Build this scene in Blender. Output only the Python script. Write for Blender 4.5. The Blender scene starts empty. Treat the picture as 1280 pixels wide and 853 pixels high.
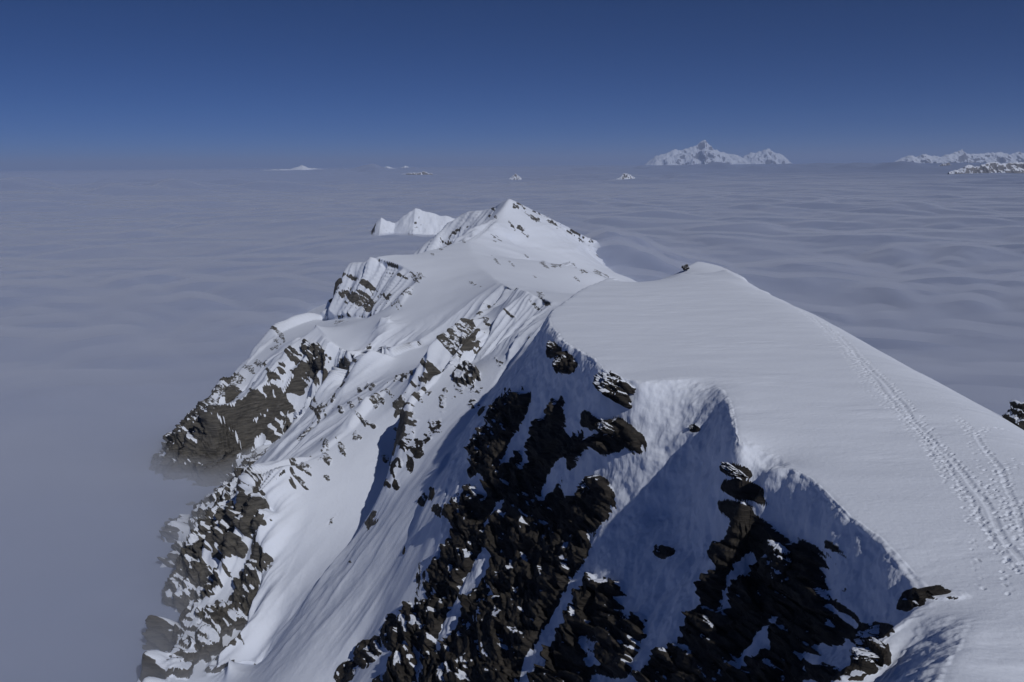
import bpy, math
import numpy as np
from mathutils import Matrix, Vector

Q = 1.0            # mesh density (1 = final)
rng = np.random.default_rng(7)
scene = bpy.context.scene
COL = scene.collection

# ------------------------------------------------------------------ camera model (photo pixels -> rays)
W, H, FPX = 1280.0, 853.0, 1005.0
PITCH = math.radians(12.36)
ROLL = 0.0094
F = np.array([0, math.cos(PITCH), -math.sin(PITCH)])
R0 = np.array([1.0, 0, 0]); U0 = np.array([0, math.sin(PITCH), math.cos(PITCH)])
R = math.cos(ROLL) * R0 - math.sin(ROLL) * U0
U = math.cos(ROLL) * U0 + math.sin(ROLL) * R0
def ray(px, py):
    d = F + (px - W / 2) / FPX * R + (H / 2 - py) / FPX * U
    return d
def P(px, py, y):
    d = ray(px, py); return d * (y / d[1])
def G(px, py, z):
    d = ray(px, py); return d * (z / d[2])

# ------------------------------------------------------------------ noise
_perm = rng.permutation(256).astype(np.int32); PERM = np.concatenate([_perm, _perm, _perm])
_g = rng.normal(size=(256, 3)); GRAD = (_g / np.linalg.norm(_g, axis=1)[:, None]).astype(np.float32)
def perlin(x, y, z):
    x = np.asarray(x, np.float64); y = np.asarray(y, np.float64) + 0 * x; z = np.asarray(z, np.float64) + 0 * x
    xi = np.floor(x).astype(np.int64); yi = np.floor(y).astype(np.int64); zi = np.floor(z).astype(np.int64)
    xf = (x - xi).astype(np.float32); yf = (y - yi).astype(np.float32); zf = (z - zi).astype(np.float32)
    xi &= 255; yi &= 255; zi &= 255
    u = xf * xf * xf * (xf * (xf * 6 - 15) + 10); v = yf * yf * yf * (yf * (yf * 6 - 15) + 10); w = zf * zf * zf * (zf * (zf * 6 - 15) + 10)
    def g(dx, dy, dz):
        h = PERM[PERM[PERM[xi + dx] + yi + dy] + zi + dz]
        gr = GRAD[h]
        return gr[..., 0] * (xf - dx) + gr[..., 1] * (yf - dy) + gr[..., 2] * (zf - dz)
    def lp(a, b, t): return a + (b - a) * t
    r = lp(lp(lp(g(0, 0, 0), g(1, 0, 0), u), lp(g(0, 1, 0), g(1, 1, 0), u), v),
           lp(lp(g(0, 0, 1), g(1, 0, 1), u), lp(g(0, 1, 1), g(1, 1, 1), u), v), w)
    return r * 1.5
def fbm(x, y, z, oct=4, gain=0.5, lac=2.03):
    s = 0; a = 1.0; t = 0
    for i in range(oct):
        s = s + a * perlin(x + 17.3 * i, y + 5.1 * i, z - 9.7 * i); t += a
        x = x * lac; y = y * lac; z = z * lac; a *= gain
    return s / t
def ridged(x, y, z, oct=3):
    s = 0; a = 1.0; t = 0
    for i in range(oct):
        s = s + a * (1 - np.abs(perlin(x + 11.3 * i, y + 3.1 * i, z - 7.7 * i)) * 2); t += a
        x = x * 2.1; y = y * 2.1; z = z * 2.1; a *= 0.5
    return s / t
def cells(x, y, z, seed=0):
    """random value of the nearest jittered cell"""
    xi = np.floor(x).astype(np.int64); yi = np.floor(y).astype(np.int64); zi = np.floor(z).astype(np.int64)
    best = np.full(x.shape, 1e9, np.float32); val = np.zeros(x.shape, np.float32)
    for dx in (-1, 0, 1):
        for dy in (-1, 0, 1):
            for dz in (-1, 0, 1):
                cx, cy, cz = xi + dx, yi + dy, zi + dz
                h = (cx * 73856093) ^ (cy * 19349663) ^ (cz * 83492791) ^ (seed * 2654435)
                h = (h ^ (h >> 13)) * 1274126177
                h = (h ^ (h >> 16)) & 0xFFFFFF
                jx = (h & 255) / 255.0; jy = ((h >> 8) & 255) / 255.0; jz = ((h >> 16) & 255) / 255.0
                d = (cx + jx - x) ** 2 + (cy + jy - y) ** 2 + (cz + jz - z) ** 2
                m = d < best
                best = np.where(m, d, best)
                val = np.where(m, ((h * 2971) & 1023) / 1023.0, val)
    return val
def sstep(a, b, x):
    t = np.clip((x - a) / (b - a), 0, 1); return t * t * (3 - 2 * t)
def blur(a, s):
    r = int(max(1, round(s * 2.5))); k = np.exp(-0.5 * (np.arange(-r, r + 1) / s) ** 2); k /= k.sum()
    p = np.pad(a, ((r, r), (0, 0)), mode='edge'); o = sum(k[i] * p[i:i + a.shape[0]] for i in range(2 * r + 1))
    p = np.pad(o, ((0, 0), (r, r)), mode='edge'); return sum(k[i] * p[:, i:i + a.shape[1]] for i in range(2 * r + 1))

# ------------------------------------------------------------------ base relief: crest / gully lines, filled in between
CLOUD_Z = -112.0
LINES = []
def L(*pts): LINES.append(np.array(pts, float))
def LP(*pts): L(*[P(*p) for p in pts])
# --- near ridge (z about -30) ---
ZP = -30.0
lip = [(762,347,-30.5),(728,362,-30.3),(690,388,-30),(683,402,-30),(700,425,-30),(735,445,-30),(757,470,-30.3),(800,478,-30),(850,472,-29.7),
       (890,474,-29.7),(910,500,-29.7),(917,552,-29.7),(935,578,-29.8),(975,577,-29.9),(1012,600,-30),(1045,640,-30),(1095,672,-30),(1130,705,-30),(1150,735,-30.2),(1185,742,-30)]
L(*[G(*p) for p in lip])
L(*[G(p[0] + 26, p[1] - 2, p[2] + .1) for p in lip[4:11]])
roll = [(905,336,-30.6),(940,356,-30.4),(1000,381,-30.5),(1100,437,-30.7),(1190,486,-30.8),(1255,523,-30.8),(1300,556,-30.8)]
rp = [G(*p) for p in roll]; rp = rp + [np.array([rp[-1][0] - 2, 30, -29])]
L(*rp)
L(*[p + np.array([13, 2, -7.5]) for p in rp]); L(*[p + np.array([45, 6, -42]) for p in rp]); L(*[p + np.array([120, 6, -120]) for p in rp])
L((12,20,-16),(20,30,-24),(29,38,-29.3),(33,44,-29.6))
L(G(1185,742,-30),P(1140,765,50.5),P(1090,800,48),P(1040,850,45.5),P(1010,890,44))
L(G(1150,792,-31.0),G(1112,835,-32.0),G(1090,880,-32.6))
L(G(1222,772,-29.6),G(1198,805,-28.9),G(1165,853,-28.2),(17,34,-27),(13,27,-22),(8,20,-17))
L((4,20,-30),(10,30,-38),(14,38,-44))
L(G(850,341,-29.8),G(905,350,-29.8),G(965,366,-30.1))
LP((1262,529,104),(1284,533,108),(1310,534,113),(1350,560,120))
LP((862,340,236),(905,346,240),(958,364,232))                      # little dip before the end mound
LP((858,334,255),(872,326,258),(900,332,252),(930,346,240))
LP((870,332,275),(800,360,275),(740,373,262),(690,378,250))
# face
LP((672,432,160),(640,478,161),(620,505,160),(592,560,154),(584,600,148),(562,655,140),(540,742,131),(534,800,121),(530,853,112),(534,960,102))
LP((640,520,147),(660,600,131),(700,655,117),(755,665,101),(800,650,99),(838,645,97),(868,675,88),(920,700,80),(985,745,69),(1035,800,59),(1060,853,52))
LP((848,492,107.5),(826,560,103),(805,640,98.5),(780,720,93),(765,790,88))
LP((540,853,106),(620,853,98),(700,853,89),(800,853,75.5),(950,853,62),(1030,900,50))
LP((600,1000,74),(800,1000,62),(950,1000,50))
# --- west flank below the near face (the big couloir slope) ---
LP((400,900,128),(430,853,134),(462,775,142),(500,695,153),(542,610,168),(580,540,185),(612,490,205),(640,440,225),(666,408,238),(690,378,250))
LP((330,853,160),(350,800,165),(400,740,172),(440,690,182),(480,620,203),(520,560,221),(560,510,233),(600,450,247),(630,402,262))
LP((300,880,158),(300,853,163),(305,800,172),(330,740,182),(335,700,190),(342,650,198),(322,622,205))
LP((205,900,142),(212,853,152),(226,760,186),(236,680,222),(247,632,255))
LP((556,568,178),(540,610,164),(522,650,157))
K_ = .68
def LK(*pts): LP(*[(p[0], p[1], p[2] * K_) for p in pts])
# --- second spine: sharp crest, steep shaded west facet ---
LK((617,384,415),(592,412,378),(570,440,350),(541,478,326),(512,508,312),(500,560,290),(489,602,272))
LK((603,396,442),(575,420,428),(545,447,412),(505,470,384),(470,505,356),(440,540,338),(400,570,322),(345,590,308),(312,602,303))
LP((250,640,278),(330,560,300),(420,510,304),(470,472,300),(500,454,296),(530,435,298))
# --- outer spines and the rim of the basin ---
LK((395,405,500),(360,440,475),(330,475,455),(297,502,440),(264,508,432))
LP((215,590,287),(262,585,282),(290,560,287))
LK((395,405,498),(415,430,472),(440,445,446),(470,450,428),(490,447,424),(520,433,434))
LK((395,398,600),(350,415,575),(300,462,510),(268,500,465),(225,548,440),(190,610,425))
LK((378,422,525),(347,450,508),(314,488,488),(288,520,470))
LK((418,432,470),(380,490,446),(345,540,436))
LK((455,449,438),(415,500,432),(385,540,432))
L(*[P(p[0], p[1], p[2] * K_) + np.array((0, 0, -5.0)) for p in [(440,446,450),(400,495,452),(365,542,446)]])
L(*[P(p[0], p[1], p[2] * K_) + np.array((0, 0, -4.0)) for p in [(480,450,428),(445,490,438),(410,520,444)]])
# --- main crest to the far peak ---
LK((690,378,368),(660,366,405),(640,362,440),(620,350,500),(602,335,560),(592,320,620),(585,301,700),(605,286,760),(622,270,810),(637,247.5,850))
LK((585,301,700),(545,311,660),(520,318,630),(490,318,610),(469,321,595))
LK((469,321,595),(500,331,575),(525,345,550),(515,362,525),(500,387,497),(483,402,475))
LK((400,402,605),(440,398,562),(470,399,525))
LK((469,321,595),(440,345,620),(420,370,645),(395,395,650),(350,412,700))
LK((637,247.5,850),(612,261,900),(588,265,930),(566,280,930),(548,300,900))
LP((637,247.5,578),(668,263,620),(700,278,675),(735,297,745),(756,314,790))
LK((612,322,640),(670,325,640),(700,330,630),(730,336,620),(757,346,610),(790,372,600))
LP((640,305,520),(682,312,535))
L(*[P(p[0], p[1], p[2] * K_) + np.array((-40, 24, -38)) for p in [(637,247.5,850),(622,270,810),(605,286,760),(585,301,700)]])
L(*[P(*p) + np.array(o_) for p, o_ in (((700,278,675), (22, -45, -30)), ((735,297,745), (25, -60, -42)), ((756,314,790), (45, -50, -50)))])
L(*[P(p[0], p[1], p[2] * K_) + np.array(o_) for p, o_ in (((700,330,630), (6, 46, -24)), ((730,336,620), (14, 42, -32)), ((757,346,610), (30, 26, -38)), ((790,372,600), (34, 20, -44)))])
for pts, off in (([(350,415,575),(300,462,510),(268,500,465),(225,548,440),(190,610,425)], (-34, 2, -48)),
                 ([(490,318,610),(469,321,595),(440,345,620),(420,370,645),(395,395,650),(350,412,700)], (-30, 16, -46))):
    L(*[P(p[0], p[1], p[2] * K_) + np.array(off) for p in pts])
L(*[P(*p) + np.array((-30, 6, -40)) for p in [(205,900,142),(212,853,152),(226,760,186),(236,680,222),(247,632,255)]])
L((-130, 100, -180), (-130, 160, -170), (-150, 220, -175), (-180, 300, -175))

def solve(x0, x1, y0, y1, h, bnd, levels=5, its=160):
    sol = None
    for lv in range(levels - 1, -1, -1):
        hh = h * 2 ** lv
        nx = int(round((x1 - x0) / hh)) + 1; ny = int(round((y1 - y0) / hh)) + 1
        xs = x0 + np.arange(nx) * hh; ys = y0 + np.arange(ny) * hh
        if sol is None: z = np.full((ny, nx), -140.0)
        else:
            z = bil(sol[0], sol[1], sol[2], xs[None, :] + 0 * ys[:, None], ys[:, None] + 0 * xs[None, :])
        acc = np.zeros((ny, nx)); cnt = np.zeros((ny, nx))
        for ln in LINES:
            for a, b in zip(ln[:-1], ln[1:]):
                n = max(2, int(np.hypot(b[0] - a[0], b[1] - a[1]) / hh * 2.5) + 1)
                t = np.linspace(0, 1, n)[:, None]; p = a * (1 - t) + b * t
                ix = np.round((p[:, 0] - x0) / hh).astype(int); iy = np.round((p[:, 1] - y0) / hh).astype(int)
                ok = (ix >= 0) & (ix < nx) & (iy >= 0) & (iy < ny)
                np.add.at(acc, (iy[ok], ix[ok]), p[ok, 2]); np.add.at(cnt, (iy[ok], ix[ok]), 1)
        fix = cnt > 0; val = np.where(fix, acc / np.maximum(cnt, 1), 0)
        bv = bnd(xs[None, :] + 0 * ys[:, None], ys[:, None] + 0 * xs[None, :])
        edge = np.zeros((ny, nx), bool); edge[:, 0] = edge[:, -1] = edge[-1, :] = True; edge[0, :] = True
        edge &= ~np.isnan(bv)
        val = np.where(edge & ~fix, bv, val); fix |= edge
        z[fix] = val[fix]; w = np.where(fix, 0.0, 1.0)
        par = (np.add.outer(np.arange(ny), np.arange(nx)) % 2)
        for it in range(its):
            for c in (0, 1):
                p = np.pad(z, 1, mode='edge')
                m = (p[:-2, 1:-1] + p[2:, 1:-1] + p[1:-1, :-2] + p[1:-1, 2:]) * .25 - z
                z = z + 1.7 * m * w * (par == c) if it > 3 else z + m * w * (par == c)
        for it in range(24):                      # settle what over-relaxation leaves
            p = np.pad(z, 1, mode='edge'); z = z + .6 * w * ((p[:-2, 1:-1] + p[2:, 1:-1] + p[1:-1, :-2] + p[1:-1, 2:]) * .25 - z)
        sol = (z, (x0, y0), hh)
    return sol
def bil(z, o, h, x, y):
    fx = np.clip((x - o[0]) / h, 0, z.shape[1] - 1.001); fy = np.clip((y - o[1]) / h, 0, z.shape[0] - 1.001)
    ix = fx.astype(int); iy = fy.astype(int); fx = fx - ix; fy = fy - iy
    return (z[iy, ix] * (1 - fx) + z[iy, ix + 1] * fx) * (1 - fy) + (z[iy + 1, ix] * (1 - fx) + z[iy + 1, ix + 1] * fx) * fy
def bic(z, o, h, x, y):
    """quadratic B-spline lookup (smooth)"""
    fx = np.clip((x - o[0]) / h, 1, z.shape[1] - 2.001); fy = np.clip((y - o[1]) / h, 1, z.shape[0] - 2.001)
    ix = np.round(fx).astype(int); iy = np.round(fy).astype(int); tx = fx - ix; ty = fy - iy
    wx = [.5 * (.5 - tx) ** 2, .75 - tx * tx, .5 * (.5 + tx) ** 2]; wy = [.5 * (.5 - ty) ** 2, .75 - ty * ty, .5 * (.5 + ty) ** 2]
    o_ = 0
    for j in range(3):
        for i in range(3):
            o_ = o_ + z[np.clip(iy + j - 1, 0, z.shape[0] - 1), np.clip(ix + i - 1, 0, z.shape[1] - 1)] * (wx[i] * wy[j])
    return o_

big = solve(-600, 500, 20, 1320, 1.5, lambda x, y: np.where(y > 25, -200.0, np.nan), 6, 140)
bz = blur(big[0], 0.8)
BIG = (bz, big[1], big[2])
near = solve(-170, 160, 20, 380, 0.5, lambda x, y: bic(*BIG, x, y), 6, 160)
nz_s = blur(near[0], 1.0); nz_r = blur(near[0], 9)
xs = -170 + np.arange(near[0].shape[1]) * .5; ys = 20 + np.arange(near[0].shape[0]) * .5
rollx = np.interp(ys, [p[1] for p in rp][::-1], [p[0] for p in rp][::-1])
wr = sstep(-14, -3, xs[None, :] - rollx[:, None]) * sstep(215, 200, ys)[:, None]
nz_s = nz_s * (1 - wr) + nz_r * wr
ex = np.minimum(np.minimum(sstep(0, 25, xs + 170), sstep(0, 25, 160 - xs))[None, :], sstep(0, 45, 380 - ys)[:, None])
NEAR = (nz_s * ex + bic(*BIG, xs[None, :] + 0 * ys[:, None], ys[:, None] + 0 * xs[None, :]) * (1 - ex), near[1], near[2])
def base(x, y):
    x = np.asarray(x, float); y = np.asarray(y, float)
    zb = bic(*BIG, x, y); zn = bic(*NEAR, x, y)
    inn = (x > -169) & (x < 159) & (y < 379)
    return np.where(inn, zn, zb)
def hit(px, py, tmax=2000):
    d = ray(px, py); d = d / np.linalg.norm(d)
    t = np.geomspace(34, tmax, 6000); p = d[None, :] * t[:, None]
    under = p[:, 2] < base(p[:, 0], p[:, 1]); under[p[:, 1] < 36] = False
    if not under.any(): return None
    return p[np.argmax(under)]
# ------------------------------------------------------------------ where rock shows: each patch is a world-space ellipsoid on the relief
# (photo x, photo y, half length, half width, lean in degrees, weight)
FORE = [(640,520,32,26,0,1),(622,565,34,34,0,1),(645,615,52,36,0,1),(684,560,22,48,15,1),(600,650,36,42,0,1),(585,715,44,46,0,1),(640,700,58,48,0,1),
        (702,690,34,44,0,.9),(562,800,28,60,0,1),(650,790,58,46,0,1),(722,640,32,20,0,.9),(745,612,20,18,0,.8),(715,565,18,26,0,.6),(707,457,14,11,0,1),
        (690,438,9,8,0,.9),(740,527,16,9,30,.8),(770,540,26,12,30,1),(752,556,24,12,0,1),(738,760,44,22,15,1),(745,725,36,18,15,1),(700,740,30,26,0,.9),(655,845,60,20,0,.9),
        (918,588,20,7,8,.9),(928,612,24,9,10,.95),(918,636,22,8,10,.9),(940,655,26,10,15,1),(948,682,30,18,0,1),(900,692,24,16,0,.8),(872,702,18,18,0,.75),(905,735,50,30,0,.85),
        (985,725,42,36,0,1),(960,780,62,36,0,.95),(900,790,58,36,0,.85),(1002,780,32,30,0,1),(880,832,62,26,0,.9),(965,835,50,24,0,.95),(790,790,42,26,10,.8),
        (805,830,52,26,0,.85),(832,690,9,6,0,.8),(868,536,8,6,0,.7),(1168,744,26,6,-12,1),(1140,752,16,8,-30,1),(1092,792,22,9,-25,1),(1086,816,20,12,0,1),(1060,838,24,9,-25,1),(1040,850,30,9,0,1),
        (435,842,14,10,-40,.9),(460,815,18,12,-40,.9),(490,790,12,20,0,.9),(520,780,16,24,0,.9),(505,832,14,18,0,.9),(480,852,16,9,0,.8),(536,768,10,16,0,.8),(690,800,30,40,0,.8)]
MID = [(206,722,14,20,-60,1),(197,758,14,20,-60,1),(216,692,14,16,-60,1),(190,800,14,24,-60,1),(182,838,12,20,-60,1),(202,812,10,16,-60,.9),(232,668,14,16,-60,1),(172,850,10,14,0,1),(250,562,30,34,0,1),(235,592,30,24,0,1),(275,590,24,38,0,1),(214,616,16,11,0,1),(250,530,20,18,0,1),(268,510,8,14,0,1),(292,476,9,14,0,.9),(287,497,14,9,50,1),(310,510,9,7,50,.9),(322,495,8,5,50,.8),
       (300,462,8,5,50,.9),(312,461,8,4,50,.9),(333,457,7,4,60,.8),(345,435,6,5,0,.9),(395,444,18,11,50,1.1),(385,463,12,8,50,1),(370,472,9,5,50,.9),(351,495,14,4,55,1),(353,510,15,4,55,1),(347,517,15,4,55,1),(341,525,12,3,55,.9),
       (297,527,12,9,-40,.9),(310,537,12,8,0,.8),(340,545,16,5,50,.9),(330,527,10,4,50,.8),(327,565,10,8,0,.9),(315,572,12,8,0,.9),(287,582,10,18,0,1),(290,608,18,18,0,1),(265,630,22,22,0,1),(305,600,16,10,0,.9),(300,622,20,14,0,.9),(322,632,12,9,0,.8),
       (366,610,9,3,60,.9),(366,596,9,4,60,.9),(377,603,10,4,50,.9),(381,586,9,3,55,.9),(391,574,8,3,55,.8),(409,562,5,14,0,.8),(409,600,5,7,0,.8),(445,546,5,7,0,.8),(425,555,10,3,55,.7),(471,506,5,6,0,.8),
       (420,512,38,4,-52,.8),(446,476,34,4,-52,.75),(408,482,20,3,-52,.6),(392,545,14,5,-40,.8),
       (510,535,10,26,12,1.15),(502,512,10,14,0,1.05),(521,560,8,12,0,1.1),(513,582,5,12,0,.8),(492,590,4,6,0,.8),(497,607,4,6,0,.8),(482,575,5,6,0,.7),(543,530,7,11,0,.9),(535,544,6,8,0,.9),(527,553,6,5,0,.9),
       (582,470,19,13,20,1),(573,487,8,10,0,.9),(593,487,13,5,0,.8),(591,503,9,9,0,.85),(602,515,6,7,0,.9),(625,455,11,4,40,.9),(557,487,4,9,0,.8),(553,503,4,12,0,.85),(536,492,5,5,0,.9),(500,474,14,4,-40,.7),(465,440,7,4,0,.4),
       (540,617,5,9,0,.9),(529,627,6,7,0,.9),(563,641,10,8,0,.8),(545,637,8,6,0,.7),(505,690,3,8,0,.6),(448,700,2,6,20,.6),(443,707,3,2,0,.9),(413,655,14,2,-52,.7),(467,655,5,10,20,.6),
       (265,655,22,28,0,1),(287,655,14,24,0,1),(316,655,22,18,0,1),(300,690,12,12,0,.9),(262,727,15,16,0,.9),(310,735,13,24,0,1),(322,705,13,9,0,.8),(337,711,11,9,0,.8),(240,710,14,30,0,.9),(277,757,16,10,0,1),(285,776,22,13,-20,1),(260,792,13,24,0,1),(240,776,12,12,0,1),
       (215,802,14,16,0,1),(227,826,12,22,0,1),(290,826,11,12,0,1),(311,816,11,8,-40,.9),(272,842,14,12,0,.9),(250,690,18,20,0,.9),(235,750,14,30,0,.9),(205,840,9,20,0,.9),
       (675,270,11,2.2,35,1),(667,274,11,2.2,35,1),(702,279,15,3,28,1.1),(722,292,7,2.5,35,1),(732,294,6,2.5,30,.9),(651,257,10,1.6,40,.9),(638,283,9,1.8,60,.8),(650,287,6,4,40,.9),(619,300,8,4,20,.7),(659,296,3,2.5,0,.8),(690,284,8,1.5,40,.8),
       (620,326,11,2.2,52,1),(640,330,8,1.6,45,.9),(656,323,4,1.6,40,.8),(680,331,9,2.6,35,1),(694,333,8,5,20,.8),(715,332,7,4,20,1),(729,339,7,3.5,20,1),(747,342,8,4,25,1),(721,349,5,4,55,.9),(758,345,4,4,0,.9),(668,345,7,1.5,45,.6),(592,355,13,2,25,.8),
       (676,370,15,4,40,1),(686,379,7,4,20,1),(670,383,9,2.5,35,.9),(648,367,9,4,55,.7),(615,382,9,4,-20,.9),(607,400,5,12,10,.8),(590,414,8,5,-45,.9),(604,421,4,5,0,.8),(640,398,7,2,35,.8),(663,425,4,3,30,.9),(625,395,3,3,0,.6),(577,430,14,4,-45,.7),
       (562,305,9,2.5,20,.9),(570,292,8,2.5,-30,.8),(616,261,6,2,35,.9),(611,269,4,2.5,40,.9),(553,286,8,2.5,-30,.8),(585,285,8,2,-30,.5),(541,318,4,3,0,.7),
       (432,361,12,7,50,1),(452,376,20,9,15,1.05),(421,380,8,8,0,1),(445,350,8,4,20,.8),(460,357,9,4,30,.9),(417,366,5,4,0,.9),(462,382,8,6,0,.8),(386,392,5,6,0,.7),(345,414,10,4,-30,.9),(425,403,8,5,-30,.6),  # last patch: shade at the scarp foot, put in as rock colour
       (525,346,6,6,-50,.9),(510,366,6,9,30,.8),(497,383,5,6,0,.8),(485,372,16,5,20,.35),(500,345,14,2,15,.6)]
# broken rock along the crests of the spines
rb_rng = np.random.default_rng(21)
for ln_, dens, side in (([(395,405),(360,440),(330,475),(297,502),(264,508)], 7, (5, 7)), ([(350,415),(300,462),(268,500),(225,548)], 7, (5, 5)), ([(617,384),(592,412),(570,440),(541,478),(512,508),(500,560),(489,602)], 7, (-4, 6)),
                  ([(603,396),(575,420),(545,447),(505,470),(470,505),(440,540)], 8, (3, 3)), ([(440,445),(415,480),(392,520)], 9, (3, 3)), ([(480,455),(450,490),(425,525)], 9, (3, 3)), ([(440,540),(400,570),(345,590)], 10, (3, 5)),
                  ([(637,250),(668,263),(700,278),(735,297)], 9, (-3, 4)), ([(622,270),(605,286),(585,301),(545,311)], 9, (-4, 2)), ([(525,345),(515,362),(500,387)], 7, (-3, 3))):
    for (x0_, y0_), (x1_, y1_) in zip(ln_[:-1], ln_[1:]):
        for k_ in range(max(1, int(math.hypot(x1_ - x0_, y1_ - y0_) / dens))):
            t_ = rb_rng.random()
            if rb_rng.random() < .25: continue
            sc_ = 1.0 if y0_ > 330 else .5
            MID.append((x0_ + (x1_ - x0_) * t_ + side[0] + rb_rng.normal(0, 4) * sc_, y0_ + (y1_ - y0_) * t_ + side[1] + rb_rng.normal(0, 4) * sc_, rb_rng.uniform(5, 10) * sc_, rb_rng.uniform(2.5, 5) * sc_, rb_rng.normal(48, 12), rb_rng.uniform(.75, 1.05)))
# snow chutes running down between the rocks
CHUTES = [(667,515,36,8,-62,1),(640,562,22,6,-60,1),(592,722,38,9,-60,1),(560,785,30,7,-65,1),(706,760,62,9,-58,1),(668,832,44,10,-60,1),(768,690,40,20,-60,1),
          (850,740,74,17,-65,1),(815,805,40,9,-62,1),(925,718,30,7,-60,1),(620,642,26,5,-50,1),(728,592,30,11,-60,1),(955,800,40,8,-60,.8),(690,600,24,7,-60,.9),(880,640,34,12,-65,1)]
def blobs(lst, X, Y, Z, grow=1.0):
    m = np.zeros(X.shape, np.float32)
    for (px, py, a, b, ang, wt) in lst:
        c = hit(px, py)
        if c is None: continue
        y0, y1 = c[1] - 60 - .25 * c[1], c[1] + 60 + .25 * c[1]
        i0, i1 = np.searchsorted(Y[:, 0], [y0, y1])
        if i1 <= i0: continue
        dist = np.linalg.norm(c); v = c / dist
        e1 = np.cross(v, [0, 0, 1]); e1 /= np.linalg.norm(e1); e2 = np.cross(v, e1)     # right, down across the line of sight
        t = math.radians(ang); s = dist / FPX * grow
        f1 = (e1 * math.cos(t) + e2 * math.sin(t)) / (a * s); f2 = (-e1 * math.sin(t) + e2 * math.cos(t)) / (b * s)
        ln = max(4 * max(a, b) * dist / FPX, 6.0)
        xs_, ys_, zs_ = X[i0:i1] - c[0], Y[i0:i1] - c[1], Z[i0:i1] - c[2]
        q = (xs_ * f1[0] + ys_ * f1[1] + zs_ * f1[2]) ** 2 + (xs_ * f2[0] + ys_ * f2[1] + zs_ * f2[2]) ** 2 + ((xs_ * v[0] + ys_ * v[1] + zs_ * v[2]) / ln) ** 2
        m[i0:i1] = np.maximum(m[i0:i1], wt * np.exp(-.7 * q * np.sqrt(q)))
    return m
# ------------------------------------------------------------------ terrain grid
NR1, NR2, NC = int(1180 * Q), int(420 * Q), int(1150 * Q)
rows = np.concatenate([np.geomspace(36, 330, NR1, endpoint=False), np.geomspace(330, 1300, NR2)])
ul = np.interp(np.log(rows), np.log([36, 330, 1300]), [-.66, -.62, -.42])
ur = np.interp(np.log(rows), np.log([36, 120, 290, 400, 1300]), [1.15, .95, .5, .3, .25])
X = np.empty((len(rows), NC)); t0 = np.linspace(0, 1, NC); tf = np.linspace(0, 1, 1500)
prev = None
for i, y in enumerate(rows):
    xf = (ul[i] + (ur[i] - ul[i]) * tf) * y
    zf = base(xf, np.full_like(xf, y))
    ds = np.hypot(1, 1.1 * np.gradient(zf, xf)); k = np.ones(61) / 61; ds = np.convolve(np.pad(ds, 30, mode='edge'), k, 'valid')
    vis = 0.35 + 1.0 * ((xf / y > -.5) & (xf / y < .72)); vis = np.convolve(np.pad(vis, 30, mode='edge'), k, 'valid')
    c = np.concatenate([[0], np.cumsum((ds * vis)[1:])]); c /= c[-1]
    if prev is not None: c = prev * .9 + c * .1
    prev = c
    X[i] = np.interp(t0, c, xf)
Y = np.repeat(rows[:, None], NC, 1)
Z = base(X, Y)
def normals(X, Y, Z):
    a = np.stack([np.gradient(X, axis=1), np.gradient(Y, axis=1), np.gradient(Z, axis=1)], -1)
    b = np.stack([np.gradient(X, axis=0), np.gradient(Y, axis=0), np.gradient(Z, axis=0)], -1)
    n = np.cross(a, b); n /= np.maximum(np.linalg.norm(n, axis=-1, keepdims=True), 1e-9); return n
ROCK = np.zeros_like(Z)
N0 = normals(X, Y, Z)
steep = np.sqrt(np.clip(1 - N0[..., 2] ** 2, 0, 1)) / np.maximum(N0[..., 2], .15)         # tan of the slope
dist = np.sqrt(X * X + Y * Y)
farw = np.maximum(sstep(-20, -42, X) * sstep(110, 150, Y), sstep(185, 215, Y) * sstep(26, 8, X)); farw = np.maximum(farw, sstep(300, 330, Y))                                                                   # 0 near ridge, 1 middle ridge
fore = blobs(FORE, X, Y, Z) * (1 - sstep(185, 215, Y)); mid = blobs(MID, X, Y, Z, .95)
fore = np.clip(fore - 1.05 * blobs(CHUTES, X, Y, Z) * (1 - sstep(185, 215, Y)), 0, 2)
rb = np.maximum(fore, mid)
# bedding coordinates: the layers dip down to the right
TH = math.radians(33); ca, sa = math.cos(TH), math.sin(TH)
def bedding(X, Y, Z):
    s = X * sa + Z * ca + .12 * Y; a = X * ca - Z * sa
    return a, Y, s
D = np.zeros_like(Z)
couloir = sstep(228, 205, Y) * sstep(-62, -54, X) * sstep(110, 125, Y)
# --- near rocks: broken blocks in layers
big = np.maximum(blobs([q for q in FORE if min(q[2], q[3]) >= 11], X, Y, Z, 1.2) * (1 - sstep(185, 215, Y)), blobs([q for q in MID if min(q[2], q[3]) >= 11], X, Y, Z, 1.15))
m = (rb > .04) & (Y < 330)
x, y, z = X[m], Y[m], Z[m]
wv = .75
wx = x + wv * perlin(x / 6, y / 6, z / 6); wy = y + wv * perlin(x / 6 + 31, y / 6, z / 6); wz = z + .4 * perlin(x / 6, y / 6 + 57, z / 6)
a, b, s = bedding(wx, wy, wz)
sc = (1 + .45 * farw[m]) * np.clip(y / 92, .42, 1)
c1 = cells(a / (9 * sc), b / (5.5 * sc), s / (2.6 * sc), 1); c2 = cells(a / (5 * sc), b / (2.8 * sc), s / (.7 * sc), 2); c3 = cells(a / (1.3 * sc), b / (1.2 * sc), s / (.3 * sc), 3)
n1 = fbm(x / (10 * sc), y / (10 * sc), z / (10 * sc), 4)
lay = fbm(a / (9 * sc), b / (9 * sc), s / (1.1 * sc), 3)
far_ = farw[m] > .5
fine = fbm(x / 3.2, y / 3.2, z / 3.2, 3)
bg_ = sstep(.1, .6, big[m]); kk_ = np.where(far_, .80 + .33 * bg_, 1.16)
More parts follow.
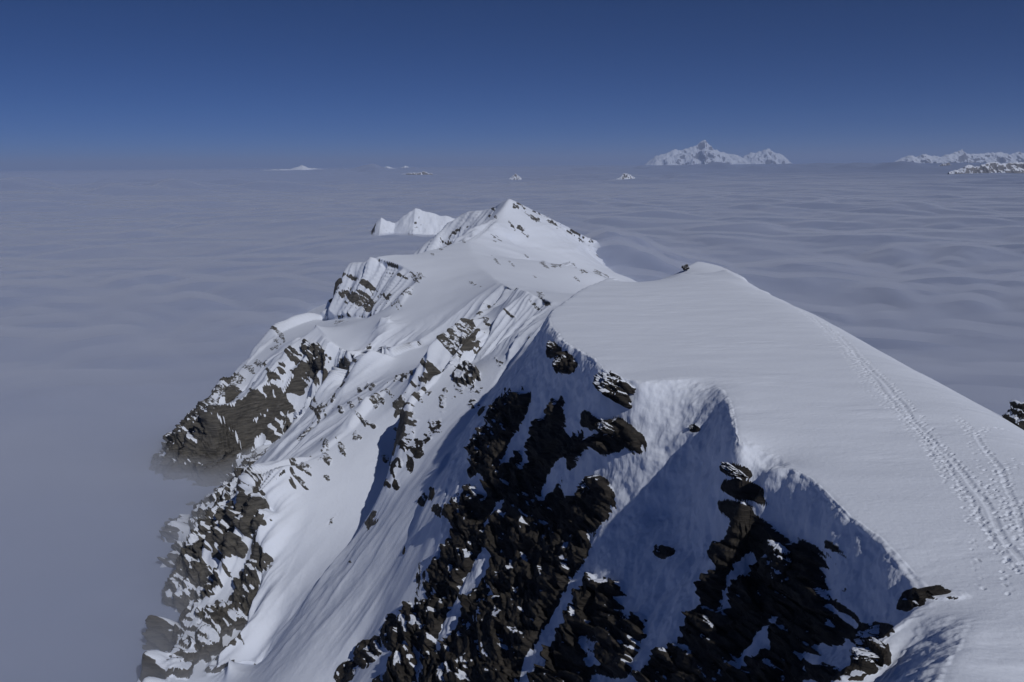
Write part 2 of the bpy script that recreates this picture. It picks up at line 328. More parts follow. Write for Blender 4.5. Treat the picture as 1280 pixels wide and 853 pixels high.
r = np.clip(rb[m] * kk_ + n1 * np.where(far_, .35, .75) + lay * np.where(far_, .85, .5) + fine * np.where(far_, .55, .22) + .12 * far_ * (steep[m] - .9), 0, 1.3)
on = sstep(.32, .62, r); amp = .16 + .84 * bg_
D[m] += on * sc * amp * (.2 + 1.9 * c1 * (.4 + .6 * on) + .85 * c2 + .22 * c3 - .8)
RM = np.zeros_like(Z); RM[m] = sstep(.18, .5, r + .25 * (c2 - .5))
# --- far rocks: flush bands along the bedding
m2 = (rb > .03) & (Y >= 330)
x, y, z = X[m2], Y[m2], Z[m2]
a, b, s = bedding(x + 3 * perlin(x / 20, y / 20, z / 20), y, z)
c1 = cells(a / 11, b / 9, s / 3.4, 4); c2 = cells(a / 5, b / 4, s / 1.2, 5)
bg_ = sstep(.1, .6, big[m2])
r = np.clip(rb[m2] * (.84 + .26 * bg_) + .6 * fbm(x / 3.4, y / 3.4, z / 3.4, 4) + .75 * fbm(a / 11, b / 11, s / 1.1, 3), 0, 1.3); on = sstep(.32, .62, r)
bg_ = sstep(.1, .6, big[m2])
D[m2] += on * sstep(.25, .6, rb[m2]) * (.1 + .82 * bg_) * (2.2 * c1 + .9 * c2 - 1.)
RM[m2] = sstep(.2, .5, r + .25 * (c2 - .5))
# --- snow relief of the middle ridge: flutes down the fall line, drift humps
q = X * .78 - Y * .55; al = X * .55 + Y * .78
st = sstep(.42, 1.1, steep)
flw = farw
fl = ridged(q / 12 + .4 * perlin(X / 40, Y / 40, Z / 40), al / 140, Z / 110, 3)
D += flw * st * (1 - .85 * couloir) * (fl - .45) * (10.5 - 5.5 * sstep(270, 340, Y))
fl2 = ridged(q / 40 + .5 * perlin(X / 90, Y / 90, Z / 90), al / 270, Z / 200, 2); D += flw * (1 - .5 * couloir) * sstep(.3, .8, steep) * (fl2 - .5) * 9
D += flw * (.35 + st) * np.where(Y > 320, fbm(X / 30, Y / 30, Z / 30, 3), fbm(X / 30, Y / 30, Z / 30, 5)) * 1.8
D += flw * (1 - .75 * couloir) * sstep(.35, .9, steep) * (np.where(Y > 320, fbm(X / 12, Y / 12, Z / 12, 2), fbm(X / 9, Y / 9, Z / 9, 4)) * 1.1 + .5 * (Y < 320) * ridged(X / 16 + 5, Y / 16, Z / 16, 3))
wq = q + 2.5 * perlin(X / 11, Y / 11, Z / 11)
D += flw * (1 - .8 * couloir) * st * sstep(420, 300, Y) * ridged(wq / 5, al / 40, 0 * Z, 2) * .5
# west flank of the near ridge: soft avalanche runnels
wf = (1 - flw) * sstep(-1, -14, X) * (1 - sstep(.2, .5, fore))
D += wf * (fbm(q / 6, al / 60, 0 * Z, 3) * .5 + fbm(X / 14, Y / 14, Z / 14, 3) * .7)
# plateau: sastrugi and gentle drifts
pl = (1 - farw) * sstep(.75, .45, steep)
D += pl * (.30 * fbm(X / 22, Y / 9, 0 * Z, 3) + .10 * fbm((X + .5 * Y) / 5, (Y - .2 * X) / 1.7, 0 * Z, 3) * sstep(-.15, .3, perlin(X / 14, Y / 10, 0 * Z)) + .015 * fbm(X / .8, Y / .4, 0 * Z, 2))
# steep near snow: crusty, lumpy
fs = (1 - farw) * sstep(.6, 1.0, steep) * (X > -14)
D += fs * (fbm(X / 3.2, Y / 3.2, Z / 3.2, 5) * .75 + .13 * ridged((q + 1.2 * perlin(X / 5, Y / 5, Z / 5)) / 2.6, al / 16, Z / 16, 2))
D += (1 - farw) * sstep(.22, .4, steep) * sstep(1.1, .7, steep) * (X > -5) * (X < 40) * (.28 * fbm(X / 1.9, Y / 1.9, Z / 1.9, 4) + .16 * ridged(X / 2.6, Y / 1.3, 0 * Z, 2))
pk = P(637, 250, 578); D *= 1 - .92 * np.exp(-((X - pk[0]) ** 2 + ((Y - pk[1]) * .6) ** 2) / 26 ** 2)
D = np.clip(D, -4, 9)
def dent(cx, cy, ra, rb_, ang, depth):
    w_ = max(ra, rb_) * 2.6
    i0, i1 = np.searchsorted(Y[:, 0], [cy - w_, cy + w_])
    for i in range(i0, i1):
        j0, j1 = np.searchsorted(X[i], [cx - w_, cx + w_])
        if j1 <= j0: continue
        dx = X[i, j0:j1] - cx; dy = Y[i, j0:j1] - cy
        u = (dx * math.cos(ang) + dy * math.sin(ang)) / ra; v = (-dx * math.sin(ang) + dy * math.cos(ang)) / rb_
        q2 = u * u + v * v
        D[i, j0:j1] += -depth * np.exp(-q2 * q2 * .8) + depth * .1 * np.exp(-(np.sqrt(q2) - 1.55) ** 2 * 5)
TRAILS = [([(985,373),(1012,386),(1032,402),(1060,427),(1085,457),(1105,480),(1122,498),(1150,530),(1175,560),(1205,600),(1235,640),(1262,684),(1292,725)], 9, .8, .17),
          ([(1018,387),(1042,425),(1078,470),(1108,504),(1132,526),(1160,560),(1178,592),(1200,622)], 3, .7, .12),
          ([(1200,515),(1220,537),(1233,562),(1250,592),(1266,632),(1284,668)], 4, .7, .15),
          ([(1212,636),(1226,672),(1240,712),(1250,750)], 2, .5, .13),
          ([(1216,538),(1236,524),(1258,520)], 3, .7, .16), ([(1290,575),(1262,590),(1268,620),(1295,640)], 3, .9, .16),
          ([(1036,408),(1020,392),(1000,386)], 2, .6, .1)]
def groove(pts, off, width, depth):
    """the trodden line itself"""
    w3 = np.array([G(p[0], p[1], -30.3)[:2] for p in pts])
    for (ax, ay), (bx, by) in zip(w3[:-1], w3[1:]):
        i0, i1 = np.searchsorted(Y[:, 0], [min(ay, by), max(ay, by)])
        for i in range(i0, i1):
            t_ = (Y[i, 0] - ay) / (by - ay); cx = ax + (bx - ax) * t_ + off + .3 * math.sin(Y[i, 0] / 5.3 + off) + .12 * math.sin(Y[i, 0] / 1.7 + off)
            j0, j1 = np.searchsorted(X[i], [cx - 2, cx + 2]); u = (X[i, j0:j1] - cx) / width
            D[i, j0:j1] += depth * (-np.exp(-u ** 4) + .4 * np.exp(-(np.abs(u) - 1.6) ** 2 * 4))
groove([(985,373),(1012,386),(1032,402),(1060,427),(1085,457),(1105,480),(1122,498),(1150,530),(1175,560),(1205,600),(1235,640),(1262,684),(1292,725)], .1, .30, .07)
groove([(1012,386),(1032,402),(1060,427),(1085,457),(1105,480),(1122,498),(1150,530),(1175,560),(1205,600),(1235,640),(1262,684)], -.8, .2, .045)
groove([(1220,537),(1233,562),(1250,592),(1266,632),(1284,668)], 0, .26, .06)
for pts, nt_, spread, depth in TRAILS:
    w3 = np.array([G(p[0], p[1], -30.3)[:2] for p in pts]); seg = np.hypot(*np.diff(w3, axis=0).T); cum = np.concatenate([[0], np.cumsum(seg)])
    for tr in range(nt_):
        off = rng.normal(0, spread); ph = rng.uniform(0, 1); sd_ = 1
        for t in np.arange(ph, cum[-1], .62):
            if rng.random() < .3: continue
            t = t + rng.normal(0, .08); i = min(len(seg) - 1, np.searchsorted(cum, t, side='right') - 1); i = max(i, 0)
            d_ = (w3[i + 1] - w3[i]) / seg[i]; p = w3[i] + d_ * (t - cum[i]); sd_ = -sd_
            o_ = off + .4 * math.sin(t / 7 + tr * 2) + sd_ * .17 + rng.normal(0, .06)
            p = p + np.array([-d_[1], d_[0]]) * o_
            dent(p[0], p[1], rng.uniform(.13, .28), rng.uniform(.08, .17), math.atan2(d_[1], d_[0]) + rng.normal(0, .3), depth * rng.uniform(.15, 1.0) ** 1.3)
Z0 = Z.copy()
X = X + N0[..., 0] * D; Y = Y + N0[..., 1] * D * .6; Z = Z + N0[..., 2] * D
N1 = normals(X, Y, Z)
up = np.clip(N1[..., 2], -1, 1)
bigs = sstep(.1, .6, big)
ba, bb, bs = bedding(X + 1.2 * perlin(X / 6, Y / 6, Z / 6), Y, Z)
lay2 = fbm(ba / 6, bb / 6, bs / .8, 3)
lim = .89 - .11 * farw + .34 * lay2 + .10 * fbm(X / 9, Y / 9, Z / 9, 2)
up = blur(up, 1.2) * .7 + up * .3
ledge = sstep(lim - .09, lim + .05, up) * (.5 + .5 * np.maximum(bigs, 1 - farw))     # flat enough to hold snow
steepr = farw * (1 - couloir) * sstep(-.02, .22, fbm(X / 11, Y / 11, Z / 11, 3)) * sstep(.46, .36, N1[..., 2] - .30 * lay2 - .12 * fbm(X / 5, Y / 5, Z / 5, 3))
ROCK = np.clip(np.maximum(RM * (1 - ledge), .9 * steepr), 0, 1)

SAZ = 51; SEL = 43; SUN_E = 4.0; SKY_E = .08; EXPOSURE = -1.0; VB = 6; CLOUD_COL = (.232,.278,.415,1); MIST_COL = (.88,.915,1,1); MIST_D = .035; CLOUD_D = .12; CLOUD_G = 0.0; HAZE_COL = (.58,.72,1,1); HAZE_D = 4e-5; SKY_TINT = (.34,.595,.90,1); SKY_ALT = 8500; SKY_AIR = 1.0; SKY_DUST = 0.0; SKY_OZ = 6.0

# ------------------------------------------------------------------ helpers for objects
def tag(o, label=None, cat=None, group=None, kind=None):
    if label: o['label'] = label
    if cat: o['category'] = cat
    if group: o['group'] = group
    if kind: o['kind'] = kind
    return o
def grid_mesh(name, X, Y, Z, attrs=None, mat=None, wrap=None):
    nr, nc = X.shape
    me = bpy.data.meshes.new(name)
    co = np.stack([X, Y, Z], -1).reshape(-1, 3).astype(np.float32)
    idx = np.arange(nr * nc).reshape(nr, nc)
    q = np.stack([idx[:-1, :-1], idx[:-1, 1:], idx[1:, 1:], idx[1:, :-1]], -1).reshape(-1, 4)
    return raw_mesh(name, co, q, attrs, mat)
def raw_mesh(name, co, q, attrs=None, mat=None, smooth=True):
    me = bpy.data.meshes.new(name)
    me.vertices.add(len(co)); me.vertices.foreach_set('co', np.ascontiguousarray(co, np.float32).ravel())
    k = q.shape[1]
    me.loops.add(q.size); me.loops.foreach_set('vertex_index', q.astype(np.int32).ravel())
    me.polygons.add(len(q)); me.polygons.foreach_set('loop_start', np.arange(0, q.size, k, dtype=np.int32))
    me.update(calc_edges=True)
    me.polygons.foreach_set('use_smooth', np.full(len(q), smooth))
    for n, a in (attrs or {}).items():
        at = me.attributes.new(n, 'FLOAT', 'POINT'); at.data.foreach_set('value', a.astype(np.float32).ravel())
    if mat: me.materials.append(mat)
    o = bpy.data.objects.new(name, me); COL.objects.link(o); return o

# ------------------------------------------------------------------ materials
def newmat(name):
    m = bpy.data.materials.new(name); m.use_nodes = True; nt = m.node_tree; nt.nodes.clear()
    out = nt.nodes.new('ShaderNodeOutputMaterial'); return m, nt, out
def node(nt, t, **kw):
    n = nt.nodes.new(t)
    for k, v in kw.items():
        if k.startswith('i_'): n.inputs[k[2:].replace('_', ' ')].default_value = v
        else: setattr(n, k, v)
    return n
SNOW = (.77, .82, .93, 1)
def terrain_mat(name, rock_a, rock_b, scale, snow_bump):
    m, nt, out = newmat(name); lk = nt.links.new
    geo = node(nt, 'ShaderNodeNewGeometry'); att = node(nt, 'ShaderNodeAttribute', attribute_name='rock')
    n1 = node(nt, 'ShaderNodeTexNoise'); n1.inputs['Scale'].default_value = scale * 1.6; n1.inputs['Detail'].default_value = 8; n1.inputs['Roughness'].default_value = .65
    lk(geo.outputs['Position'], n1.inputs['Vector'])
    ad = node(nt, 'ShaderNodeMath', operation='MULTIPLY_ADD'); ad.inputs[1].default_value = .85; 
    sb = node(nt, 'ShaderNodeMath', operation='SUBTRACT'); sb.inputs[1].default_value = .5
    lk(n1.outputs['Fac'], sb.inputs[0]); lk(sb.outputs[0], ad.inputs[0]); lk(att.outputs['Fac'], ad.inputs[2])
    mr = node(nt, 'ShaderNodeMapRange', interpolation_type='SMOOTHSTEP'); mr.inputs['From Min'].default_value = .44; mr.inputs['From Max'].default_value = .54
    lk(ad.outputs[0], mr.inputs['Value'])
    # rock colour: layers along the bedding plus blotches
    mp = node(nt, 'ShaderNodeMapping'); mp.inputs['Rotation'].default_value = (0, math.radians(33), 0); mp.inputs['Scale'].default_value = (scale * .35, scale * .5, scale * 2.6)
    lk(geo.outputs['Position'], mp.inputs['Vector'])
    n2 = node(nt, 'ShaderNodeTexNoise'); n2.inputs['Scale'].default_value = 1; n2.inputs['Detail'].default_value = 9; n2.inputs['Roughness'].default_value = .62
    lk(mp.outputs[0], n2.inputs['Vector'])
    cr = node(nt, 'ShaderNodeValToRGB'); e = cr.color_ramp.elements
    e[0].position = .3; e[0].color = (*rock_a, 1); e[1].position = .72; e[1].color = (*rock_b, 1)
    lk(n2.outputs['Fac'], cr.inputs['Fac'])
    rb = node(nt, 'ShaderNodeBump'); rb.inputs['Strength'].default_value = .9; rb.inputs['Distance'].default_value = .5 / scale
    lk(n2.outputs['Fac'], rb.inputs['Height'])
    bs = node(nt, 'ShaderNodeBsdfPrincipled'); bs.inputs['Roughness'].default_value = .85; bs.inputs['Specular IOR Level'].default_value = .25
    lk(cr.outputs[0], bs.inputs['Base Color']); lk(rb.outputs[0], bs.inputs['Normal'])
    # snow
    n3 = node(nt, 'ShaderNodeTexNoise'); n3.inputs['Scale'].default_value = scale * 2.2; n3.inputs['Detail'].default_value = 7; n3.inputs['Roughness'].default_value = .6
    lk(geo.outputs['Position'], n3.inputs['Vector'])
    sbp = node(nt, 'ShaderNodeBump'); sbp.inputs['Strength'].default_value = snow_bump; sbp.inputs['Distance'].default_value = .18 / scale
    lk(n3.outputs['Fac'], sbp.inputs['Height'])
    sn = node(nt, 'ShaderNodeBsdfPrincipled'); sn.inputs['Base Color'].default_value = SNOW; sn.inputs['Roughness'].default_value = .75; sn.inputs['Specular IOR Level'].default_value = .2
    lk(sbp.outputs[0], sn.inputs['Normal'])
    mx = node(nt, 'ShaderNodeMixShader'); lk(mr.outputs[0], mx.inputs[0]); lk(sn.outputs[0], mx.inputs[1]); lk(bs.outputs[0], mx.inputs[2])
    lk(mx.outputs[0], out.inputs['Surface'])
    return m
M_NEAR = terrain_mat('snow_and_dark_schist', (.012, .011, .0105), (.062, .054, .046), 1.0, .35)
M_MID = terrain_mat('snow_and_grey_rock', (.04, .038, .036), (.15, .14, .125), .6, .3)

# ------------------------------------------------------------------ terrain objects
def cut_mesh(name, keep, mat):
    nr, ncol = X.shape; idx = np.arange(nr * ncol).reshape(nr, ncol)
    q = np.stack([idx[:-1, :-1], idx[:-1, 1:], idx[1:, 1:], idx[1:, :-1]], -1)[keep]
    used = np.zeros(nr * ncol, bool); used[q.ravel()] = True
    new = np.cumsum(used) - 1
    co = np.stack([X, Y, Z], -1).reshape(-1, 3)[used]
    o = raw_mesh(name, co, new[q], {'rock': ROCK.ravel()[used]}, mat)
    o.data.normals_split_custom_set_from_vertices(N1.reshape(-1, 3)[used]); return o
fw = farw[:-1, :-1] > .5
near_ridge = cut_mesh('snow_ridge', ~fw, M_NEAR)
tag(near_ridge, 'near snow ridge with footprints, windblown lip and dark rocky face', 'ridge', kind='structure')
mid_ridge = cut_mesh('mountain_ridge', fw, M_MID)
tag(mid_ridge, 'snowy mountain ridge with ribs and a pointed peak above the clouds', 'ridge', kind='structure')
# ------------------------------------------------------------------ single rocks (things)
def rock_mesh(name, px, py, la, lb, ls, mat, label, seed, sink=.3, lean=0.0, group=None, at=None, cap=0.0):
    """a layered outcrop: half lengths along the bedding, across it and through the layers"""
    c = np.array(at) if at is not None else hit(px, py)
    n = 64
    th = np.linspace(0, math.pi, n); ph = np.linspace(0, 2 * math.pi, 2 * n, endpoint=False)
    T, Pp = np.meshgrid(th, ph, indexing='ij')
    d = np.stack([np.sin(T) * np.cos(Pp), np.sin(T) * np.sin(Pp), np.cos(T)], -1).reshape(-1, 3)
    k = 1 / (np.abs(d) ** 5).sum(1) ** .2
    p = d * k[:, None]
    o1 = seed * 13.7
    c1 = cells(p[:, 0] * 1.3 + o1, p[:, 1] * 1.3, p[:, 2] * 1.7, seed); c2 = cells(p[:, 0] * 2.6 + o1, p[:, 1] * 2.6, p[:, 2] * 6, seed + 3)
    f = .66 + .42 * c1 + .07 * c2 + .28 * fbm(p[:, 0] * 1.1 + o1, p[:, 1] * 1.1, p[:, 2] * 1.1, 3)
    p = p * f[:, None] * np.array([la, lb, ls])
    th_ = TH + lean; e1 = np.array([math.cos(th_), 0, -math.sin(th_)]); e3 = np.array([math.sin(th_), .1, math.cos(th_)]); e2 = np.cross(e3, e1)
    w = p[:, :1] * e1 + p[:, 1:2] * e2 + p[:, 2:] * e3
    pos = c + np.array([0, 0, ls * (1 - 2 * sink) * .6])
    V = w
    idx = np.arange(n * 2 * n).reshape(n, 2 * n); r = np.roll(idx, -1, 1)
    q = np.stack([idx[:-1], idx[1:], r[1:], r[:-1]], -1).reshape(-1, 4)
    g = V.reshape(n, 2 * n, 3)
    nn = np.cross(np.roll(g, -1, 1) - np.roll(g, 1, 1), np.gradient(g, axis=0)); nn /= np.maximum(np.linalg.norm(nn, axis=-1, keepdims=True), 1e-9)
    if (nn * g).sum() < 0: nn = -nn
    up_ = nn[..., 2].reshape(-1); nz = .12 * fbm(V[:, 0] * 1.2 + o1, V[:, 1] * 1.2, V[:, 2] * 1.2, 3)
    rk = 1 - sstep(.58 + cap, .78 + cap, up_ + nz)
    o = raw_mesh(name, V, q, {'rock': rk}, mat); o.location = pos
    tag(o, label, 'rock', group); return o
OUT = 'dark rocks jutting from the near ridge'
rock_mesh('rock_outcrop', 772, 490, 3.4, 2.6, 1.5, M_NEAR, 'dark slab of rock jutting out just under the snow lip, left of the smooth gully', 1, group=OUT)
rock_mesh('rock_outcrop', 704, 457, 1.5, 1.4, 1.3, M_NEAR, 'small dark block with a snow cap near the upper left corner of the face', 2, group=OUT)
rock_mesh('rock_outcrop', 692, 436, 1.3, 1.0, .7, M_NEAR, 'thin dark rock topmost on the near face, close under the left end of the lip', 3, group=OUT)
rock_mesh('rock_outcrop', 738, 614, 1.7, 1.4, 1.2, M_NEAR, 'brown sunlit boulder on the left bank of the smooth snow gully', 4, lean=.3, group=OUT)
rock_mesh('rock_outcrop', 766, 543, 2.2, 1.5, .9, M_NEAR, 'layered dark rock with snow patches below the jutting slab', 5, group=OUT)
rock_mesh('rock_outcrop', 920, 592, 1.6, 1.2, .45, M_NEAR, 'flat layered rock right under the lip at the right edge of the gully', 6, group=OUT)
rock_mesh('rock_outcrop', 866, 535, .5, .4, .22, M_NEAR, 'little lone stone with a snow cap in the upper snow gully', 7, lean=-.4, group=OUT)
rock_mesh('rock_outcrop', 985, 718, 2.2, 1.9, 2.0, M_NEAR, 'large blocky brown rock with a sunlit top and snow cap, lower right on the face', 8, lean=-.25, group=OUT)
rock_mesh('rock_outcrop', 1164, 744, 1.15, .5, .3, M_NEAR, 'low dark rock breaking through the snow at the brow above the shaded bowl', 9, sink=.05, lean=-.75, group=OUT, cap=.4)
rock_mesh('rock_outcrop', 1092, 796, 1.3, .7, .35, M_NEAR, 'dark jagged rock below the brow on the right bank of the shaded bowl', 10, lean=-.85, group=OUT, cap=.15)
rock_mesh('rock_outcrop', 1084, 820, 1.0, .6, .3, M_NEAR, 'dark rock with a snow gap, second down the right bank of the shaded bowl', 11, lean=-.5, group=OUT)
rock_mesh('rock_outcrop', 0, 0, 2.6, 2.2, 2.2, M_NEAR, 'dark rock with snow at the right edge of the photo, beyond the snow crest', 12, group=OUT, at=P(1282, 533, 109))
rock_mesh('rock_outcrop', 0, 0, 1.0, .7, .8, M_NEAR, 'tiny dark rock standing on the far end of the snow plateau', 23, lean=-.9, group=OUT, at=P(857, 335, 252))

# ------------------------------------------------------------------ far mountains, each its own massif
def far_mountain(name, label, dist, top, depth, foot, seed, rough=1.0, nu=260, nv=90, rockiness=1.0, mat=None):
    """TOP: outline of the crest as photo points; the massif gets real height and depth at its own distance"""
    top = np.array(top, float); pts = np.array([P(a, b, dist) for a, b in top])
    xs_ = np.linspace(pts[0, 0], pts[-1, 0], nu); tz = np.interp(xs_, pts[:, 0], pts[:, 2])
    v_ = np.linspace(-1, 1, nv)
    XX, VV = np.meshgrid(xs_, v_); YY = dist + VV * depth
    s_ = depth
    hgt = np.maximum(tz - foot, 0)[None, :]
    rg = ridged(XX / s_ * 2.2 + seed, YY / s_ * 2.2, 0 * XX + seed, 4)
    cx = .12 * fbm(XX / s_ * 1.5 + seed, 0 * XX, 0 * XX + 4, 3)
    fall = np.clip(1 - np.abs(VV - cx), 0, 1) ** 1.15
    ZZ = foot + hgt * fall * (1 + rough * .55 * (rg - .62) * (1 - fall) * 2.2) + hgt * .10 * rough * fbm(XX / s_ * 7 + seed, YY / s_ * 7, 0 * XX, 3) * (fall > .02)
    nm = normals(XX, YY, ZZ)
    st_ = np.sqrt(1 - nm[..., 2] ** 2) / np.maximum(np.abs(nm[..., 2]), .1)
    rk = sstep(.75, 1.5, st_ * rockiness + .45 * fbm(XX / s_ * 5, YY / s_ * 5, ZZ / s_ * 5, 3))
    o = grid_mesh(name, XX, YY, ZZ, {'rock': rk * .8}, mat or M_FAR); tag(o, label, 'mountain', kind='structure'); return o
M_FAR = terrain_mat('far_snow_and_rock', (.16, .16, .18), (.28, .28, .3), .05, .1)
far_mountain('mountain', 'great snowy massif standing highest on the skyline beyond the clouds', 25000,
  [(806,206),(818,196),(832,191),(842,187),(852,188),(862,185),(870,182),(876,178),(880,175),(885,179),(890,184),(894,187),(900,189),(908,192),(916,193),(926,196),(936,204)], 1200, -260, 3.1, 1.2, rockiness=.75)
far_mountain('mountain', 'lower snowy range joined to the right of the great massif', 26000,
  [(918,206),(930,195),(940,191),(948,190),(956,187),(962,186),(968,191),(978,193),(990,205)], 1000, -260, 8.4, 1.2, rockiness=.7)
far_mountain('mountain', 'small white pyramid peak alone in the clouds below the great massif', 4600, [(768,226),(776,220),(781,216),(786,218),(793,222),(798,227)], 60, -160, 5.2, .9, 110, 80, .45)
far_mountain('mountain', 'tiny pale peak tip piercing the clouds behind the main summit', 5000, [(637,223),(641,220),(644,217),(648,220),(652,223)], 42, -150, 2.2, .9, 90, 70, .4)
far_mountain('mountain', 'long snowy range with one sharp summit on the right horizon', 19000,
  [(1112,206),(1126,198),(1136,194),(1146,196),(1155,192),(1164,195),(1176,195),(1188,192),(1196,189),(1203,186),(1209,192),(1222,192),(1236,191),(1250,190),(1262,193),(1275,190),(1290,192),(1310,193)], 800, -260, 6.6, 1.2)
far_mountain('mountain', 'nearer low snowy hills at the right edge in front of the range', 4725,
  [(1186,216),(1200,211),(1210,206),(1220,208),(1232,204),(1246,202),(1258,205),(1272,202),(1290,201),(1312,204)], 200, -190, 9.1, 1.0)
far_mountain('mountain', 'small dark snowy knoll before the sharp summit on the right', 6750, [(1170,209),(1178,205),(1185,203),(1192,207),(1198,209)], 115, -190, 1.7, 1.0, 80, 50)
far_mountain('mountain', 'low snow hump on the left horizon', 16000, [(318,213.5),(345,212),(363,211.5),(371,209),(378,206.5),(386,210),(405,211.5),(425,213.5)], 450, -220, 4.7, .8, 120, 60)
far_mountain('mountain', 'pair of low snow peaks on the horizon left of the main summit', 14000, [(468,214),(478,210),(484,208),(492,210),(500,211),(507,207),(514,210),(530,211),(548,215)], 340, -200, 7.7, .9, 120, 60)
far_mountain('mountain', 'sunlit low snow ridge just below the pair of horizon peaks', 6000, [(494,221),(504,217),(520,216),(530,215),(540,217),(552,221)], 115, -190, 1.3, .9, 120, 60)
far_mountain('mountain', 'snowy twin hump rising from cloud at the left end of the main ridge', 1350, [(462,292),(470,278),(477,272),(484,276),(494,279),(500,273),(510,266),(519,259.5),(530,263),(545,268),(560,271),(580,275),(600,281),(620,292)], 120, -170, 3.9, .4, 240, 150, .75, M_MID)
# ------------------------------------------------------------------ sea of cloud (volume)
def cloud_axis(n, a, far, lo, hi):
    t = np.linspace(-1, 1, n); s = np.sinh(t * math.asinh(far / a)) * a
    return s
def axis(n, a, lo, hi):
    return np.sinh(np.linspace(math.asinh(lo / a), math.asinh(hi / a), n)) * a
CX = axis(int(820 * Q), 500, -90000, 90000); CY = axis(int(820 * Q), 500, -4000, 125000)
gx, gy = np.meshgrid(CX, CY)
r_ = np.hypot(gx, gy); gxs = np.maximum(np.gradient(CX)[None, :], np.gradient(CY)[:, None])
def band(l): return sstep(.55, .2, gxs / l)                       # leave out waves finer than the sheet's mesh
a1 = 14 + 0 * r_
wx_ = gx + 90 * perlin(gx / 260, gy / 300, 0 * gx); wy_ = gy + 90 * perlin(gx / 260 + 40, gy / 300, 0 * gx)
def billow(x, y, k): return np.abs(perlin(x, y, 0 * x + k)) * 2 - .5
cz = (6 * perlin(wx_ / 420, wy_ / 260, 0 * gx) * band(260) + 5 * perlin(wx_ / 150, wy_ / 130, 0 * gx + 3) * band(95) + 6.3 * billow(wx_ / 125, wy_ / 110, 3) * band(80)
      + 3.8 * billow(wx_ / 52, wy_ / 48, 7) * band(36) + 1.8 * billow(wx_ / 22, wy_ / 20, 9) * band(16))
cz *= sstep(90, 700, r_) * .8 + .2
cz += 40 * np.exp(-((gx - 95) / 90) ** 2 - ((gy - 800) / 190) ** 2)
farz = sstep(1500, 4000, r_)
puff = np.clip(fbm(gx / 3000, gy / 1300, 0 * gx, 3) + .02, 0, 1) * 2
cz += sstep(700, 2500, r_) * (20 * perlin(gx / 2600, gy / 1500, 0 * gx + 11) + 16 * fbm(gx / 480, gy / 420, 0 * gx + 13, 3) * band(300))
cz += farz * (28 * perlin(gx / 5000, gy / 2600, 0 * gx + 2) + puff * 120 * np.abs(fbm(gx / 600, gy / 400, 0 * gx + 5, 3)) * band(400) * 2)
cz = np.minimum(cz, 60 + 110 * farz)
bumps = [(95, 700, 8, 160), (-260, 640, 6, 120)]
cz += CLOUD_Z + 48 * sstep(1500, 9000, r_)
m, nt, out = newmat('cloud_top'); b_ = node(nt, 'ShaderNodeBsdfDiffuse'); b_.inputs['Color'].default_value = CLOUD_COL; b_.inputs['Roughness'].default_value = 1
nt.links.new(b_.outputs[0], out.inputs['Surface'])
cl = grid_mesh('cloud_sea', gx, gy, cz, None, m); tag(cl, 'grey sea of low cloud spreading to the horizon below the ridge', 'cloud', kind='stuff')
# soft vapour where the cloud laps against the rock
ia, ib = np.searchsorted(CX, [-9500, 9500]); ja, jb = np.searchsorted(CY, [40, 9800])
mx_, my_ = gx[ja:jb, ia:ib], gy[ja:jb, ia:ib]; sh = cz[ja:jb, ia:ib]
gz_ = np.where((my_ < 1300) & (np.abs(mx_) < 560), base(np.clip(mx_, -590, 490), np.clip(my_, 25, 1300)), -200)
wet = blur(sstep(-60, 10, gz_ - sh), 3)                          # how near the ground comes to the cloud top
rr_ = np.hypot(mx_, my_)
topz = sh - 4 + (np.minimum(4600 / rr_, 13) + 4.2) * sstep(9500, 4000, rr_) * (1 - .65 * wet) + 5 * wet + 5 * wet * fbm(mx_ / 40, my_ / 40, 0 * mx_, 3)
def closed(name, x, y, zt, zb, mat):
    nr, nc = x.shape; n = nr * nc; idx = np.arange(n).reshape(nr, nc)
    q = np.stack([idx[:-1, :-1], idx[:-1, 1:], idx[1:, 1:], idx[1:, :-1]], -1).reshape(-1, 4)
    ring = np.concatenate([idx[0, :-1], idx[:-1, -1], idx[-1, :0:-1], idx[:0:-1, 0]]); rn = np.roll(ring, -1)
    side = np.stack([ring, ring + n, rn + n, rn], -1)
    co = np.concatenate([np.stack([x, y, zt], -1).reshape(-1, 3), np.stack([x, y, zb], -1).reshape(-1, 3)])
    return raw_mesh(name, co, np.concatenate([q, q[:, ::-1] + n, side]), None, mat)
m, nt, out = newmat('cloud_vapour')
v = node(nt, 'ShaderNodeVolumePrincipled'); v.inputs['Color'].default_value = MIST_COL; v.inputs['Density'].default_value = MIST_D
nt.links.new(v.outputs[0], out.inputs['Volume'])
ms = closed('mist', mx_, my_, topz, sh - 30, m); tag(ms, 'thin mist where the cloud laps against the rocks of the ridge', 'mist', kind='stuff')
# the air
hx = np.array([[x, y, z] for z in (-301.5, 700) for (x, y) in ((-91000, -5000), (91000, -5000), (91000, 126500), (-91000, 126500))], float)
hq = np.array([[0, 3, 2, 1], [4, 5, 6, 7], [0, 1, 5, 4], [1, 2, 6, 5], [2, 3, 7, 6], [3, 0, 4, 7]])
m, nt, out = newmat('thin_air'); v = node(nt, 'ShaderNodeVolumePrincipled'); v.inputs['Color'].default_value = HAZE_COL; v.inputs['Density'].default_value = HAZE_D
nt.links.new(v.outputs[0], out.inputs['Volume'])
hz = raw_mesh('haze', hx, hq, None, m, smooth=False); tag(hz, 'thin blue air that pales the far ranges', 'haze', kind='stuff')
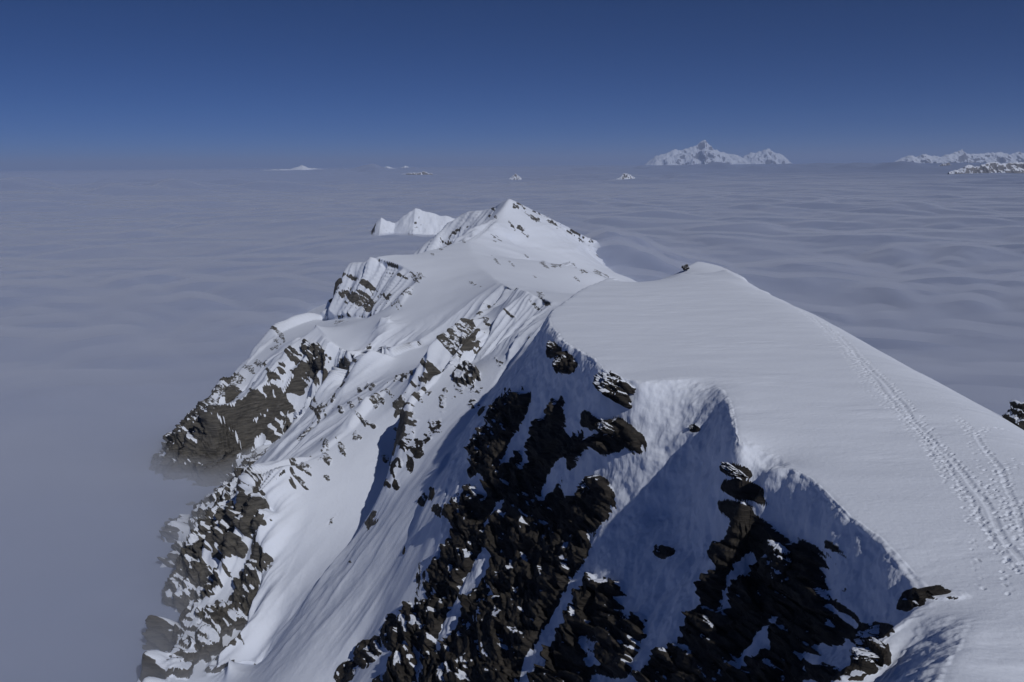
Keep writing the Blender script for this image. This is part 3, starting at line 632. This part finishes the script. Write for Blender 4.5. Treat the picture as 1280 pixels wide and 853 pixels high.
# ------------------------------------------------------------------ light, sky, camera
SUN_AZ = math.radians(SAZ)      # behind-right of the camera
SUN_EL = math.radians(SEL)
sd = np.array([math.cos(SUN_EL) * math.cos(SUN_AZ), -math.cos(SUN_EL) * math.sin(SUN_AZ), math.sin(SUN_EL)])
sun = bpy.data.lights.new('sun', 'SUN'); sun.energy = SUN_E; sun.angle = math.radians(.53); sun.color = (1, .985, .965)
so = bpy.data.objects.new('sun', sun); COL.objects.link(so)
so.rotation_euler = Vector(sd).to_track_quat('Z', 'Y').to_euler()
w = bpy.data.worlds.new('World'); scene.world = w; w.use_nodes = True; nt = w.node_tree; nt.nodes.clear()
sky = nt.nodes.new('ShaderNodeTexSky'); sky.sky_type = 'NISHITA'; sky.sun_disc = False
sky.sun_elevation = SUN_EL; sky.sun_rotation = math.atan2(sd[0], sd[1]); sky.altitude = SKY_ALT; sky.air_density = SKY_AIR; sky.dust_density = SKY_DUST; sky.ozone_density = SKY_OZ
bg = nt.nodes.new('ShaderNodeBackground'); bg.inputs['Strength'].default_value = SKY_E
wo = nt.nodes.new('ShaderNodeOutputWorld'); tn = nt.nodes.new('ShaderNodeMix'); tn.data_type = 'RGBA'; tn.blend_type = 'MULTIPLY'; tn.inputs[0].default_value = 1; tn.inputs[7].default_value = SKY_TINT
nt.links.new(sky.outputs[0], tn.inputs[6]); nt.links.new(tn.outputs[2], bg.inputs[0]); nt.links.new(bg.outputs[0], wo.inputs[0])

cam = bpy.data.cameras.new('camera'); cam.sensor_width = 36; cam.lens = FPX / W * 36; cam.clip_start = .5; cam.clip_end = 400000
co = bpy.data.objects.new('camera', cam); COL.objects.link(co)
co.matrix_world = Matrix(((R[0], U[0], -F[0], 0), (R[1], U[1], -F[1], 0), (R[2], U[2], -F[2], 0), (0, 0, 0, 1)))
scene.camera = co
vs = scene.view_settings; vs.view_transform = 'Standard'; vs.look = 'None'; vs.exposure = EXPOSURE; vs.gamma = 1
vs.use_curve_mapping = False
cy = scene.cycles; cy.use_denoising = True; cy.max_bounces = 8; cy.diffuse_bounces = 3; cy.volume_bounces = VB; cy.transparent_max_bounces = 8
cy.caustics_reflective = cy.caustics_refractive = False
